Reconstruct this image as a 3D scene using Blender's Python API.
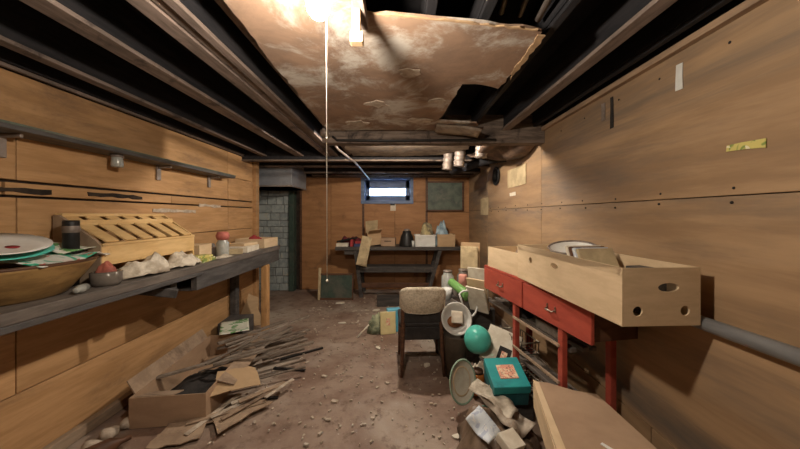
import bpy, bmesh, math, random
from mathutils import Vector, Matrix, Euler
from mathutils.geometry import tessellate_polygon
from mathutils.noise import noise as pnoise
for o in list(bpy.data.objects): bpy.data.objects.remove(o)
R = math.radians; PI = math.pi
rnd = random.Random(7)
C = bpy.context.scene.collection
S = bpy.context.scene

# ------------------------------------------------------------------ camera
cam_d = bpy.data.cameras.new('camera'); cam = bpy.data.objects.new('camera', cam_d); C.objects.link(cam)
cam.location = (0, 0, 1.4); cam.rotation_euler = (PI/2, 0, 0)
cam_d.sensor_width = 36; cam_d.lens = 290/800*36; cam_d.shift_y = -9.5/800
cam_d.clip_start = .05
S.camera = cam
# ------------------------------------------------------------------ world and exposure
W = bpy.data.worlds.new('daylight'); S.world = W; W.use_nodes = True
bg = W.node_tree.nodes['Background']; bg.inputs[0].default_value = (.42, .66, 1, 1); bg.inputs[1].default_value = 7.0
S.view_settings.view_transform = 'Standard'; S.view_settings.look = 'None'
S.view_settings.gamma = 1; S.view_settings.use_curve_mapping = False
S.view_settings.exposure = 1.6
BULB_E = 470.0      # emission of the hanging bulb
FILL_BULB_E = 1000.0      # emission of the unseen fill bulb added behind the cross beam
BULB_C = (1, .87, .72, 1)

# ------------------------------------------------------------------ materials
def nodes(name):
    m = bpy.data.materials.new(name); m.use_nodes = True
    nt = m.node_tree; b = nt.nodes['Principled BSDF']; return m, nt, b
def mixc(nt, fac, a, b):
    n = nt.nodes.new('ShaderNodeMix'); n.data_type = 'RGBA'
    for i, v in ((0, fac), (6, a), (7, b)):
        if hasattr(v, 'links'): nt.links.new(v, n.inputs[i])
        elif i == 0: n.inputs[0].default_value = v
        else: n.inputs[i].default_value = (*v, 1)
    return n.outputs[2]
def noise(nt, vec, scale, detail=4, rough=.6, dist=0):
    n = nt.nodes.new('ShaderNodeTexNoise'); n.inputs['Scale'].default_value = scale
    n.inputs['Detail'].default_value = detail; n.inputs['Roughness'].default_value = rough
    n.inputs['Distortion'].default_value = dist
    nt.links.new(vec, n.inputs['Vector']); return n.outputs[0]
def ramp(nt, v, lo, hi):
    n = nt.nodes.new('ShaderNodeMapRange'); n.inputs[1].default_value = lo; n.inputs[2].default_value = hi
    n.interpolation_type = 'SMOOTHSTEP'
    nt.links.new(v, n.inputs[0]); return n.outputs[0]
def coords(nt, stretch=(1, 1, 1), rand=True):
    tc = nt.nodes.new('ShaderNodeTexCoord'); mp = nt.nodes.new('ShaderNodeMapping')
    nt.links.new(tc.outputs['Object'], mp.inputs[0]); mp.inputs['Scale'].default_value = stretch
    if rand:
        oi = nt.nodes.new('ShaderNodeObjectInfo'); mu = nt.nodes.new('ShaderNodeMath'); mu.operation = 'MULTIPLY'
        mu.inputs[1].default_value = 37; nt.links.new(oi.outputs['Random'], mu.inputs[0])
        cb = nt.nodes.new('ShaderNodeCombineXYZ')
        for i in range(3): nt.links.new(mu.outputs[0], cb.inputs[i])
        nt.links.new(cb.outputs[0], mp.inputs['Location'])
    return mp.outputs[0]
def bump(nt, b, v, strength=.3, dist=.01):
    n = nt.nodes.new('ShaderNodeBump'); n.inputs['Strength'].default_value = strength
    n.inputs['Distance'].default_value = dist
    nt.links.new(v, n.inputs['Height']); nt.links.new(n.outputs[0], b.inputs['Normal'])
def mat(name, c1, c2=None, rough=.7, scale=12, stretch=(1, 1, 1), grime=None, gscale=2.2, glo=.5, ghi=.72, metal=0, bmp=.2, var=0, gst=(1, 1, 1)):
    """two tones mixed by a (stretched) noise, with stains of a third tone"""
    m, nt, b = nodes(name)
    c2 = c2 or tuple(x*.8 for x in c1)
    v = coords(nt, stretch)
    n1 = noise(nt, v, scale, 5, .65, .3)
    col = mixc(nt, ramp(nt, n1, .35, .65), c1, c2)
    if var:
        oi = nt.nodes.new('ShaderNodeObjectInfo')
        mr = nt.nodes.new('ShaderNodeMapRange'); mr.inputs[3].default_value = 0; mr.inputs[4].default_value = var
        nt.links.new(oi.outputs['Random'], mr.inputs[0])
        col = mixc(nt, mr.outputs[0], col, tuple(x*.45 for x in c2))
    if grime:
        g = noise(nt, coords(nt, gst), gscale, 6, .7, .4)
        col = mixc(nt, ramp(nt, g, glo, ghi), col, grime)
    nt.links.new(col, b.inputs['Base Color']); b.inputs['Roughness'].default_value = rough
    b.inputs['Metallic'].default_value = metal
    b.inputs['Specular IOR Level'].default_value = .3
    if bmp: bump(nt, b, n1, bmp, .006)
    return m
def plain(name, c, rough=.5, metal=0, alpha=None, trans=0):
    m, nt, b = nodes(name)
    v = coords(nt); n1 = noise(nt, v, 25, 3)
    col = mixc(nt, ramp(nt, n1, .35, .75), c, tuple(x*.8 for x in c))
    nt.links.new(col, b.inputs['Base Color']); b.inputs['Roughness'].default_value = rough; b.inputs['Metallic'].default_value = metal
    b.inputs['Transmission Weight'].default_value = trans
    return m
def emis(name, c, s):
    m, nt, b = nodes(name); b.inputs['Emission Color'].default_value = c; b.inputs['Emission Strength'].default_value = s
    b.inputs['Base Color'].default_value = (.9, .9, .85, 1); return m
def print_mat(name, base, spots, scale=18):
    """flat printed picture / pattern on paper"""
    m, nt, b = nodes(name); v = coords(nt)
    col = None; prev = base
    for i, (c, lo, hi) in enumerate(spots):
        vv = coords(nt, (1+i*.7, 1.4-i*.2, 1+i*.3)); n = noise(nt, vv, scale*(1+i*.4), 2, .5, 1.2)
        prev = mixc(nt, ramp(nt, n, lo, hi), prev, c)
    nt.links.new(prev, b.inputs['Base Color']); b.inputs['Roughness'].default_value = .55
    return m

PLY_L = mat('plywood_left', (.58, .345, .165), (.44, .25, .11), .62, 7, (1.5, .35, 3.2), (.20, .12, .07), 2.8, .50, .78, bmp=.3, var=.3, gst=(1, .45, 1.6))
PLY_R = mat('plywood_right', (.43, .28, .155), (.30, .19, .105), .55, 3.2, (1.5, .3, 2.4), (.155, .125, .10), 1.5, .42, .72, bmp=.12, var=.12, gst=(1, .22, 1.6))
PLY_B = mat('plywood_far', (.46, .235, .10), (.35, .17, .07), .6, 4, (.5, 1.5, 3), (.12, .06, .03), 1.8, .5, .8, bmp=.15, var=.2)
BACKING = mat('dark_backing', (.05, .035, .025), (.02, .015, .012), .9)
BLACK_WOOD = mat('sooty_wood', (.022, .020, .022), (.010, .010, .012), .8, 10, (3, .4, 3), bmp=.3)
STRIP = mat('joist_edge_wood', (.27, .205, .17), (.15, .115, .095), .8, 9, (4, .5, 4), (.06, .045, .04), 5, .52, .7, bmp=.3, var=.3)
STRIPX = mat('cross_beam_wood', (.26, .20, .16), (.12, .09, .07), .85, 9, (.5, 4, 4), (.03, .022, .02), 5, .5, .7, bmp=.3, var=.3)
CEILB = mat('sooty_deck', (.018, .016, .017), (.008, .008, .010), .9, 6)
PLASTER = mat('stained_plasterboard', (.33, .215, .145), (.23, .155, .11), .8, 4.5, (1, 1, 1), (.55, .51, .45), 3.2, .47, .66, bmp=.25)
PLASTER2 = mat('sooted_plasterboard', (.34, .27, .20), (.17, .13, .10), .85, 6, (1, 1, 1), (.42, .38, .33), 5, .56, .72, bmp=.3)
TORN = mat('torn_paper_edge', (.50, .34, .19), (.36, .24, .14), .9, 20)
BRIGHT_WOOD = mat('raw_wood', (.60, .34, .15), (.46, .25, .10), .6, 8, (3, 3, .6), (.25, .14, .07), 6, .55, .75)
def floor_mat():
    m, nt, b = nodes('dirty_concrete')
    v = coords(nt, rand=False)
    n1 = noise(nt, v, 1.6, 8, .65, .5); n2 = noise(nt, v, 9, 6, .7); n3 = noise(nt, v, 34, 4, .75); n4 = noise(nt, v, .9, 4, .6)
    c = mixc(nt, ramp(nt, n1, .35, .65), (.19, .115, .082), (.32, .235, .18))
    c = mixc(nt, ramp(nt, n4, .46, .68), c, (.42, .355, .29))
    c = mixc(nt, ramp(nt, n2, .50, .72), c, (.14, .085, .06))
    c = mixc(nt, ramp(nt, n3, .64, .74), c, (.52, .47, .40))
    nt.links.new(c, b.inputs['Base Color']); 
    mr = nt.nodes.new('ShaderNodeMapRange'); mr.inputs[3].default_value = .42; mr.inputs[4].default_value = .85
    nt.links.new(n2, mr.inputs[0]); nt.links.new(mr.outputs[0], b.inputs['Roughness'])
    bump(nt, b, n2, .4, .012); return m
FLOOR = floor_mat()
STONE = mat('blue_grey_stone', (.46, .50, .48), (.30, .34, .34), .85, 9, (1, 1, 1), (.48, .46, .38), 4, .55, .7, bmp=.5, var=.3)
MORTAR = mat('mortar', (.24, .24, .23), (.17, .17, .165), .95, 30)
GREY_METAL = mat('grey_painted_metal', (.30, .32, .35), (.23, .245, .27), .45, 5, metal=.2, bmp=.05)
GALV = mat('dusty_galvanised', (.34, .29, .26), (.18, .145, .12), .5, 8, metal=.35, bmp=.1)
DARKGREEN = mat('dark_green_paint', (.055, .085, .065), (.035, .055, .045), .6, 8, grime=(.10, .10, .08))
GREEN_GLAZE = mat('weathered_green_board', (.13, .155, .12), (.075, .095, .08), .5, 7, grime=(.2, .19, .15))
BLUE = mat('blue_painted_wood', (.16, .22, .36), (.10, .15, .26), .5, 8, (.5, 2, 2))
BENCH = mat('dark_grey_bench_paint', (.105, .098, .095), (.055, .052, .052), .55, 7, (3, .5, 3), (.16, .13, .11), 5, .58, .75)
BENCHTOP = mat('grimy_bench_top', (.17, .145, .125), (.10, .085, .075), .6, 6, (3, .5, 3), (.3, .25, .2), 8, .6, .75)
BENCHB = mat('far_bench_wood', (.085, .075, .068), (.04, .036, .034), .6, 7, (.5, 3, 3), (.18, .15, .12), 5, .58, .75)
CARD = mat('cardboard', (.50, .345, .20), (.44, .30, .17), .8, 6, (1, 1, 4), (.36, .24, .13), 3, .55, .8, bmp=.08)
CARDL = mat('pale_cardboard', (.68, .52, .335), (.60, .45, .28), .78, 5, (1, 1, 4), (.50, .36, .21), 3, .6, .85, bmp=.06)
CARDB = mat('brown_cardboard', (.42, .285, .185), (.36, .24, .155), .75, 4, (1, 1, 3), (.30, .20, .13), 2.5, .55, .85, bmp=.06)
CARDD = mat('damp_cardboard', (.40, .29, .20), (.27, .19, .13), .85, 7, grime=(.16, .11, .08), gscale=5)
RED = mat('red_paint', (.44, .085, .055), (.36, .065, .045), .42, 9, (1, .5, 2), (.20, .06, .04), 5, .6, .8, bmp=.08)
BROWNW = mat('brown_varnished_wood', (.13, .062, .035), (.075, .036, .02), .5, 8, (1, 1, 4))
TANW = mat('tan_wood', (.72, .50, .235), (.60, .39, .17), .55, 8, (3, .5, 3), (.4, .25, .12), 6, .6, .8)
GREYW = mat('weathered_stick', (.36, .30, .245), (.20, .155, .12), .8, 9, (1, 1, 1), (.10, .075, .06), 5, .5, .7, var=.6)
FABRIC = mat('oatmeal_tweed', (.66, .58, .45), (.44, .38, .29), .95, 60, bmp=.5, grime=(.30, .24, .16), gscale=6)
BLACK = mat('black_item', (.02, .019, .019), (.012, .012, .012), .45, 8)
BLKPL = mat('matt_black', (.035, .03, .028), (.02, .018, .017), .8, 14)
WHITE = mat('white_enamel', (.88, .87, .83), (.78, .76, .71), .3, 6, grime=(.45, .38, .28), gscale=5, glo=.6, ghi=.8, bmp=.03)
WPLAS = mat('white_plastic', (.72, .73, .70), (.62, .62, .58), .4, 6, grime=(.4, .35, .28), gscale=6, glo=.6, ghi=.8, bmp=.03)
PAPER = mat('old_white_paper', (.76, .71, .60), (.62, .55, .44), .85, 10, bmp=.15)
PAPERY = mat('yellowed_paper', (.56, .45, .27), (.42, .33, .20), .85, 10, bmp=.1)
CLOTH = mat('soiled_white_cloth', (.66, .60, .50), (.42, .36, .28), .95, 16, grime=(.3, .24, .17), gscale=7, bmp=.4)
BCLOTH = mat('brown_cloth', (.17, .115, .08), (.10, .065, .045), .95, 16, bmp=.4)
TEAL = mat('teal_plastic', (.11, .56, .46), (.09, .48, .40), .3, 5, bmp=.02)
TEALBOX = mat('teal_card', (.03, .33, .335), (.022, .25, .27), .5, 6, grime=(.02, .15, .17), gscale=4, bmp=.05)
TEALD = mat('dark_teal_card', (.022, .13, .145), (.018, .09, .105), .6, 6)
GREENP = mat('green_plastic', (.20, .42, .13), (.16, .34, .10), .4, 5, bmp=.02)
PINK = mat('pink_plastic', (.72, .34, .27), (.62, .28, .23), .5, 5, bmp=.02)
ORANGE = mat('amber_glass', (.50, .17, .035), (.38, .12, .03), .25, 5, bmp=0)
REDC = mat('red_fabric', (.40, .05, .05), (.25, .03, .035), .8, 12)
NAVY = mat('navy_cover', (.05, .07, .16), (.04, .05, .12), .6, 12)
BLUEBOX = mat('sky_blue_card', (.10, .40, .56), (.08, .32, .46), .5, 6, bmp=.04)
YELLOWB = mat('pale_yellow_cover', (.74, .64, .34), (.66, .55, .28), .6, 6, bmp=.05)
CHROME = mat('tarnished_metal', (.48, .43, .36), (.3, .26, .2), .35, 10, metal=.9, bmp=.05)
PIPE = mat('grey_pipe', (.33, .34, .35), (.25, .255, .26), .4, 6, (3, .4, 3), metal=.3, bmp=.03)
GLASSD = plain('smoky_glass', (.16, .14, .12), .12)
GLASSG = plain('grey_glass', (.38, .39, .36), .15)
BIN = mat('olive_bin', (.095, .075, .055), (.06, .048, .036), .5, 8)
CHUNK = mat('plaster_chunk', (.56, .48, .39), (.38, .31, .24), .95, 20, bmp=.5)
BAG = mat('brown_plastic_bag', (.21, .145, .10), (.11, .075, .05), .35, 10, grime=(.38, .32, .26), gscale=7, glo=.6, ghi=.75, bmp=.5)
WRAP = print_mat('wrapping_print', (.74, .72, .66), [((.05, .42, .26), .54, .58), ((.55, .06, .05), .62, .65)], 9)
WRAPG = print_mat('green_print', (.66, .66, .55), [((.12, .30, .10), .50, .56), ((.75, .74, .68), .6, .64)], 11)
YGPRINT = print_mat('yellow_green_print', (.60, .52, .16), [((.20, .28, .06), .52, .58), ((.75, .7, .5), .6, .64)], 14)
PICT = print_mat('salmon_picture', (.72, .32, .22), [((.80, .62, .42), .5, .56), ((.16, .08, .07), .60, .64)], 34)
PICT2 = print_mat('dark_picture', (.55, .42, .33), [((.07, .04, .04), .48, .54), ((.70, .3, .2), .6, .64)], 34)
BLUEW = print_mat('blue_white_print', (.62, .68, .74), [((.42, .48, .60), .56, .6), ((.8, .8, .78), .6, .66)], 14)
GPANE = plain('window_glass', (.95, .97, 1), .02, 0, trans=1.0)
ICE = emis('lit_bulb_glass', BULB_C, BULB_E)
ICE_FILL = emis('fill_bulb_glass', BULB_C, FILL_BULB_E)
CORD = mat('cord', (.75, .70, .60), (.6, .55, .45), .8)

# ------------------------------------------------------------------ mesh builder
def rotm(rx=0, ry=0, rz=0): return Euler((rx, ry, rz)).to_matrix().to_4x4()
def TR(x, y, z): return Matrix.Translation((x, y, z))
class MB:
    def __init__(s): s.v = []; s.f = []; s.sm = []
    def add(s, vs, fs, M=None, smooth=False):
        n = len(s.v); s.v += [tuple(M @ Vector(p)) if M else tuple(p) for p in vs]
        s.f += [tuple(i+n for i in f) for f in fs]; s.sm += [smooth]*len(fs); return s
    def box(s, x0, x1, y0, y1, z0, z1, M=None, taper=0):
        t = taper
        vs = [(x0+t, y0+t, z0), (x1-t, y0+t, z0), (x1-t, y1-t, z0), (x0+t, y1-t, z0), (x0, y0, z1), (x1, y0, z1), (x1, y1, z1), (x0, y1, z1)]
        return s.add(vs, [(3, 2, 1, 0), (4, 5, 6, 7), (0, 1, 5, 4), (1, 2, 6, 5), (2, 3, 7, 6), (3, 0, 4, 7)], M)
    def bar(s, p, q, w, h, roll=0):
        p = Vector(p); q = Vector(q); d = q-p; L = d.length
        m = Matrix.Translation(p) @ d.to_track_quat('Z', 'Y').to_matrix().to_4x4() @ Matrix.Rotation(roll, 4, 'Z')
        return s.box(-w/2, w/2, -h/2, h/2, 0, L, m)
    def tube(s, pts, r, n=8, cap=True):
        pts = [Vector(p) for p in pts]; rs = r if isinstance(r, (list, tuple)) else [r]*len(pts)
        vs = []; fs = []; prev = None
        for i, p in enumerate(pts):
            d = (pts[min(i+1, len(pts)-1)]-pts[max(i-1, 0)]).normalized()
            if prev is None: u = d.orthogonal().normalized()
            else: u = (prev-d*prev.dot(d)).normalized()
            prev = u; w = d.cross(u)
            for k in range(n):
                a = 2*PI*k/n; vs.append(p+(u*math.cos(a)+w*math.sin(a))*rs[i])
        for i in range(len(pts)-1):
            for k in range(n): fs.append((i*n+k, i*n+(k+1) % n, (i+1)*n+(k+1) % n, (i+1)*n+k))
        if cap: fs += [tuple(reversed(range(n))), tuple(range((len(pts)-1)*n, len(pts)*n))]
        return s.add(vs, fs, None, n > 5)
    def lathe(s, prof, n=24, M=None, sx=1, sy=1):
        vs = []; fs = []
        for r, z in prof:
            for k in range(n):
                a = 2*PI*k/n; vs.append((max(r, 1e-4)*math.cos(a)*sx, max(r, 1e-4)*math.sin(a)*sy, z))
        for i in range(len(prof)-1):
            for k in range(n): fs.append((i*n+k, i*n+(k+1) % n, (i+1)*n+(k+1) % n, (i+1)*n+k))
        return s.add(vs, fs, M, True)
    def sphere(s, r, M=None, n=16, m=8, sx=1, sy=1, sz=1):
        prof = [(r*math.sin(PI*i/m), -r*math.cos(PI*i/m)*sz) for i in range(m+1)]
        return s.lathe(prof, n, M, sx, sy)
    def plate(s, outer, holes, t, M=None):
        """flat plate in local XY, thickness t along Z, with real holes"""
        loops = [[Vector((*p, 0)) for p in L] for L in [outer]+holes]
        flat = [p for L in loops for p in L]; tri = tessellate_polygon(loops); n = len(flat)
        vs = [(p.x, p.y, 0) for p in flat]+[(p.x, p.y, t) for p in flat]
        fs = [tuple(x) for x in tri]+[tuple(i+n for i in reversed(x)) for x in tri]
        k = 0
        for L in loops:
            m = len(L)
            for i in range(m): fs.append((k+i, k+(i+1) % m, k+(i+1) % m+n, k+i+n))
            k += m
        return s.add(vs, fs, M)
    def sheet(s, fn, nu, nv, t, M=None, smooth=True):
        """surface fn(u,v)->(x,y,z) with thickness t downwards"""
        vs = []; fs = []
        for i in range(nu+1):
            for j in range(nv+1): vs.append(Vector(fn(i/nu, j/nv)))
        n = len(vs); vs += [p-Vector((0, 0, t)) for p in vs]
        I = lambda i, j: i*(nv+1)+j
        for i in range(nu):
            for j in range(nv):
                a, b, c, d = I(i, j), I(i+1, j), I(i+1, j+1), I(i, j+1)
                fs += [(a, b, c, d), (d+n, c+n, b+n, a+n)]
        rim = [I(i, 0) for i in range(nu+1)]+[I(nu, j) for j in range(1, nv+1)]+[I(i, nv) for i in range(nu-1, -1, -1)]+[I(0, j) for j in range(nv-1, 0, -1)]
        for k in range(len(rim)): a, b = rim[k], rim[(k+1) % len(rim)]; fs.append((b, a, a+n, b+n))
        return s.add(vs, fs, M, smooth)
    def build(s, name, m, parent=None, bev=0, loc=None, rot=None):
        me = bpy.data.meshes.new(name); me.from_pydata(s.v, [], s.f)
        me.polygons.foreach_set('use_smooth', s.sm)
        bm = bmesh.new(); bm.from_mesh(me)
        bmesh.ops.recalc_face_normals(bm, faces=bm.faces); bm.to_mesh(me); bm.free()
        me.materials.append(m); o = bpy.data.objects.new(name, me); C.objects.link(o)
        if parent: o.parent = parent
        if loc: o.location = loc
        if rot: o.rotation_euler = rot
        if bev:
            b = o.modifiers.new('bevel', 'BEVEL'); b.width = bev; b.segments = 2; b.limit_method = 'ANGLE'
        return o
def tag(o, label, cat, group=None, kind=None):
    o['label'] = label
    if cat: o['category'] = cat
    if group: o['group'] = group
    if kind: o['kind'] = kind
    return o
def thing(name, label, cat, loc=(0, 0, 0), rz=0, group=None, rot=None):
    o = bpy.data.objects.new(name, None); C.objects.link(o); o.empty_display_size = .1
    o.location = loc; o.rotation_euler = rot or (0, 0, rz)
    return tag(o, label, cat, group)
def struct(o, label=None):
    o['kind'] = 'structure'
    if label: o['label'] = label
    return o
def jit(a): return rnd.uniform(-a, a)
def ragged(pts, step=.05, amp=.012):
    out = []
    for i, p in enumerate(pts):
        q = pts[(i+1) % len(pts)]; L = math.dist(p, q); n = max(1, int(L/step))
        for k in range(n):
            t = k/n; out.append((p[0]+(q[0]-p[0])*t+jit(amp), p[1]+(q[1]-p[1])*t+jit(amp)))
    return out
def circ(cx, cy, r, n=14, ry=None): return [(cx+r*math.cos(2*PI*k/n), cy+(ry or r)*math.sin(2*PI*k/n)) for k in range(n)]
def crumple(o, amp, sc=9, seed=0, z=1):
    for v in o.data.vertices:
        p = v.co*sc+Vector((seed*7.1, seed*3.3, 0))
        v.co += Vector((pnoise(p), pnoise(p+Vector((9, 3, 1))), pnoise(p+Vector((2, 8, 5)))*z))*amp

# ================================================================== SETTING
XL, XR, YB, YF, ZC = -2.05, 1.30, 5.47, -1.6, 2.16
fl = MB(); N = 60
def ff(u, v):
    x = -3.1+u*4.6; y = YF-.1+v*(6.0-YF+.1)
    return (x, y, -.004+.004*pnoise(Vector((x*3, y*3, 0))))
fl.sheet(ff, N, N, .08, smooth=True)
struct(fl.build('floor', FLOOR), 'dirty brown concrete floor strewn with dust')
# ---- left wall : boards on a dark backing
w = struct(MB().box(XL-.14, XL-.03, YF, 4.1, 0, 2.40).build('wall_left', BACKING), 'warm brown board wall on the left behind the long workbench')
rows = [(0, .44), (.44, .92), (.92, 1.22), (1.22, 1.495), (1.503, 1.575), (1.585, 1.86), (1.86, 2.16)]
for ri, (z0, z1) in enumerate(rows):
    cuts = [YF, -.35+jit(.2), 1.05+ri % 2*.5, 3.46] if ri != 4 else [YF, .4, 1.5, 2.6, 3.46]
    cuts.append(4.04)
    for a, b in zip(cuts[:-1], cuts[1:]):
        t = jit(.004); MB().box(XL-.03, XL+t, a+.004, b-.004, z0+.003, z1-.003).build('board', PLY_L, w, .003)
struct(MB().box(XL-.02, XL+.045, 4.04, 4.13, 0, ZC).build('trim_1', PLY_L, None, .004), 'wooden corner post at the end of the left wall')
# torn veneer strips on the left wall
for y0, y1, z in ((1.25, 1.7, 1.535), (1.9, 2.3, 1.54), (2.4, 2.9, 1.44), (2.95, 3.3, 1.50)):
    o = MB().plate(ragged([(y0, z-.012), (y1, z-.018), (y1, z+.008), (y0, z+.014)], .04, .005), [], .004,
        Matrix(((0, 0, 1, XL+.004), (1, 0, 0, 0), (0, 1, 0, 0), (0, 0, 0, 1)))).build('torn_veneer', CHUNK if y0 > 2 else BACKING, w)
# ---- right wall
w = struct(MB().box(XR+.03, XR+.14, YF, YB+.1, 0, 2.40).build('wall_right', BACKING), 'plywood panelled wall on the right')
for z0, z1, cuts in ((0, .30, [YF, -.9, 1.5, 3.2, YB]), (.30, 1.475, [YF, -.4, .75, 2.67, 4.3, YB]), (1.475, ZC, [YF, -.4, .20, 2.67, 4.3, YB])):
    for a, b in zip(cuts[:-1], cuts[1:]):
        if abs(a-2.67) < .01 and z0 > 1:      # panel with the round vent hole
            MB().plate([(a+.003, z0+.003), (b-.003, z0+.003), (b-.003, z1), (a+.003, z1)], [circ(3.87, 1.92, .10, 20)], .03,
                Matrix(((0, 0, 1, XR), (1, 0, 0, 0), (0, 1, 0, 0), (0, 0, 0, 1)))).build('plywood_panel', PLY_R, w)
        else: MB().box(XR+jit(.002), XR+.03, a+.003, b-.003, z0+.003, z1-.001).build('plywood_panel', PLY_R, w, .002)
# nail heads / knots along the right wall
nl = MB()
for y in [.55+i*.30 for i in range(14)]:
    for z in (1.45, 1.50, 2.08): nl.sphere(.006, TR(XR-.001, y+jit(.03), z+jit(.006)), 6, 4)
nl.build('nail_heads', BLKPL, w)['kind'] = 'stuff'
struct(MB().box(XR-.035, XR+.03, YF, YB, 2.155, 2.185).build('trim_2', mat('dusty_plate', (.40, .27, .17), (.24, .165, .11), .7, 9, (3, .4, 3))), 'raw wood plate along the top of the right wall')
struct(MB().box(XR-.012, XR+.03, YF, YB, 2.19, 2.40).build('trim_3', BLACK_WOOD), 'blackened rim board above the right wall')
# ---- far wall with window opening
wx0, wx1, wz0, wz1 = -.68, .20, 1.66, 2.09
w = MB().box(-3.1, wx0, YB, YB+.30, 0, 2.4).box(wx1, XR+.1, YB, YB+.30, 0, 2.4).box(wx0, wx1, YB, YB+.30, 0, wz0).box(wx0, wx1, YB, YB+.30, wz1, 2.4).build('wall_far', BACKING)
struct(w, 'orange brown panelled wall at the far end around the little window')
for x0, x1, z0, z1 in ((-1.88, -1.30, 0, ZC), (-1.295, -.70, 0, ZC), (-.68, -.10, 0, wz0-.02), (-.095, .49, 0, wz0-.02), (.51, XR, 0, 1.45), (.51, XR, 1.455, ZC), (wx1+.02, .49, wz0-.015, ZC)):
    MB().box(x0, x1, YB-.018, YB+.001, z0+.002, z1).build('wall_panel', PLY_B, w, .002)
for x in (-.69, .50, -1.86): MB().box(x-.02, x+.02, YB-.035, YB-.018, 0, ZC).build('batten', BROWNW, w, .003)
# wall behind the camera and the outer left part of the recess
struct(MB().box(-3.1, XR+.1, YF-.1, YF, 0, 2.4).build('wall_near', PLY_R), 'plywood wall behind the viewpoint')
struct(MB().box(-3.1, -2.98, 4.0, YB, 0, 2.4).build('wall_recess', MORTAR), 'dark side wall of the chimney recess')
struct(MB().box(-3.1, XL-.03, 4.0, 4.1, 0, 2.4).build('wall_recess_near', MORTAR), 'dark return wall of the chimney recess')
# ---- window
wn = struct(MB().box(wx0-.05, wx1+.05, YB-.05, YB-.012, wz1-.02, wz1+.06).box(wx0-.05, wx0+.01, YB-.05, YB-.012, wz0-.04, wz1).box(wx1-.01, wx1+.05, YB-.05, YB-.012, wz0-.04, wz1)
    .box(wx0-.05, wx1+.05, YB-.07, YB-.012, wz0-.05, wz0).box(wx0, wx1, YB-.012, YB+.3, wz0, wz0+.015).box(wx0, wx1, YB-.012, YB+.3, wz1-.015, wz1)
    .box(wx0, wx0+.015, YB, YB+.3, wz0, wz1).box(wx1-.015, wx1, YB, YB+.3, wz0, wz1).build('window_1', BLUE, None, .003), 'small blue framed basement window high in the far wall')
MB().box(wx0+.015, wx1-.015, YB+.2, YB+.24, wz0+.015, wz0+.12).box(wx0+.015, wx1-.015, YB+.2, YB+.24, wz1-.17, wz1-.015).box(wx0+.015, wx0+.09, YB+.2, YB+.24, wz0, wz1-.02).box(wx1-.09, wx1-.015, YB+.2, YB+.24, wz0, wz1-.02).build('sash', BLUE, wn, .003)
MB().box(wx0+.09, wx1-.09, YB+.215, YB+.22, wz0+.12, wz1-.17).build('window_pane', GPANE, wn)
# ---- ceiling : deck, joists, plasterboard
cl = struct(MB().box(-3.1, XR+.1, YF-.1, YB+.3, 2.38, 2.46).build('ceiling', CEILB), 'sooty open joist ceiling with torn plasterboard')
def joist(x, wd=.045, y0=YF, y1=3.76, strip=.065, dz=0, m=None):
    j = MB().box(x-wd/2, x+wd/2, y0, y1, ZC+.02+dz, 2.38).build('joist', BLACK_WOOD, cl)
    MB().box(x-strip/2, x+strip/2, y0, y1, ZC+dz, ZC+.02+dz).build('furring_strip', m or STRIP, j, .003)
joist(-1.76); joist(-1.30, strip=.10)
joist(-.935, strip=.075); joist(-.868, .04, strip=.045, dz=.008); joist(-.818, .04, strip=.042, dz=-.004)
j = joist(-.66, strip=.04, dz=.025)
for x in (-.25, .12, .34): joist(x, strip=.04, dz=.025, m=BLACK_WOOD)
joist(.66, strip=.035, dz=.04, m=BLACK_WOOD); joist(.95, strip=.07); 
joist(1.21, strip=.03, dz=.03, m=BLACK_WOOD)
joist(-2.03, .06, strip=.02, dz=.0)
# crosswise members in the rear half
beam = MB().box(-.70, XR, 2.60, 2.71, 2.045, 2.30).build('cross_beam', STRIPX, cl, .005)
for y, z, x0 in ((3.80, 2.12, -2.98), (4.25, 2.12, -2.98), (4.72, 2.10, -1.55), (5.12, 2.11, -1.55), (5.40, 2.12, -2.9)):
    b = MB().box(x0, XR, y-.035, y+.035, z, 2.38).build('cross_joist', BLACK_WOOD, cl)
    MB().box(x0, XR, y-.045, y+.045, z-.02, z).build('edge_strip', STRIPX, b, .003)
P1 = [(-.61, .5), (-.15, .5), (-.145, 1.075), (.2, 1.12), (.58, 1.18), (.60, 1.45), (.585, 1.72), (.48, 1.66), (.36, 1.65), (.34, 2.0), (.30, 2.30), (.62, 2.36), (.66, 2.44), (.3, 2.57), (-.2, 2.56), (-.64, 2.58), (-.63, 1.6)]
pb = MB().plate(ragged(P1, .045, .009), [], .014, TR(0, 0, ZC-.012)).build('plasterboard', PLASTER, cl); pb['label'] = 'large stained plasterboard sheet with torn edges'
P2 = [(-.62, 2.98), (.2, 2.95), (.72, 2.98), (.78, 3.3), (.5, 3.62), (0, 3.7), (-.6, 3.66)]
MB().plate(ragged(P2, .05, .015), [], .014, TR(0, 0, ZC-.012)).build('plasterboard', PLASTER2, cl)['label'] = 'smaller sooty plasterboard sheet beyond the beam'
# torn pale edges of plasterboard paper
for pts in ([(.575, 1.2), (.605, 1.2), (.605, 1.6), (.58, 1.5)], [(-.14, 1.06), (.56, 1.165), (.56, 1.175), (-.14, 1.07)]):
    MB().plate(ragged(pts, .03, .006), [], .006, TR(0, 0, ZC-.017)).build('torn_paper', TORN, cl)
# hanging strip of wood/plaster by the bulb (casts the long shadow)
MB().box(-.165, -.135, .98, 1.0, 2.0, 2.148).box(-.170, -.125, .975, 1.01, 1.985, 2.02).build('hanging_lath', TORN, cl, .004)['label'] = 'pale broken lath hanging down from the plasterboard'
MB().box(-.16, -.12, .5, 1.10, 2.10, 2.147).build('nailed_lath', STRIP, cl, .004)
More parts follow.
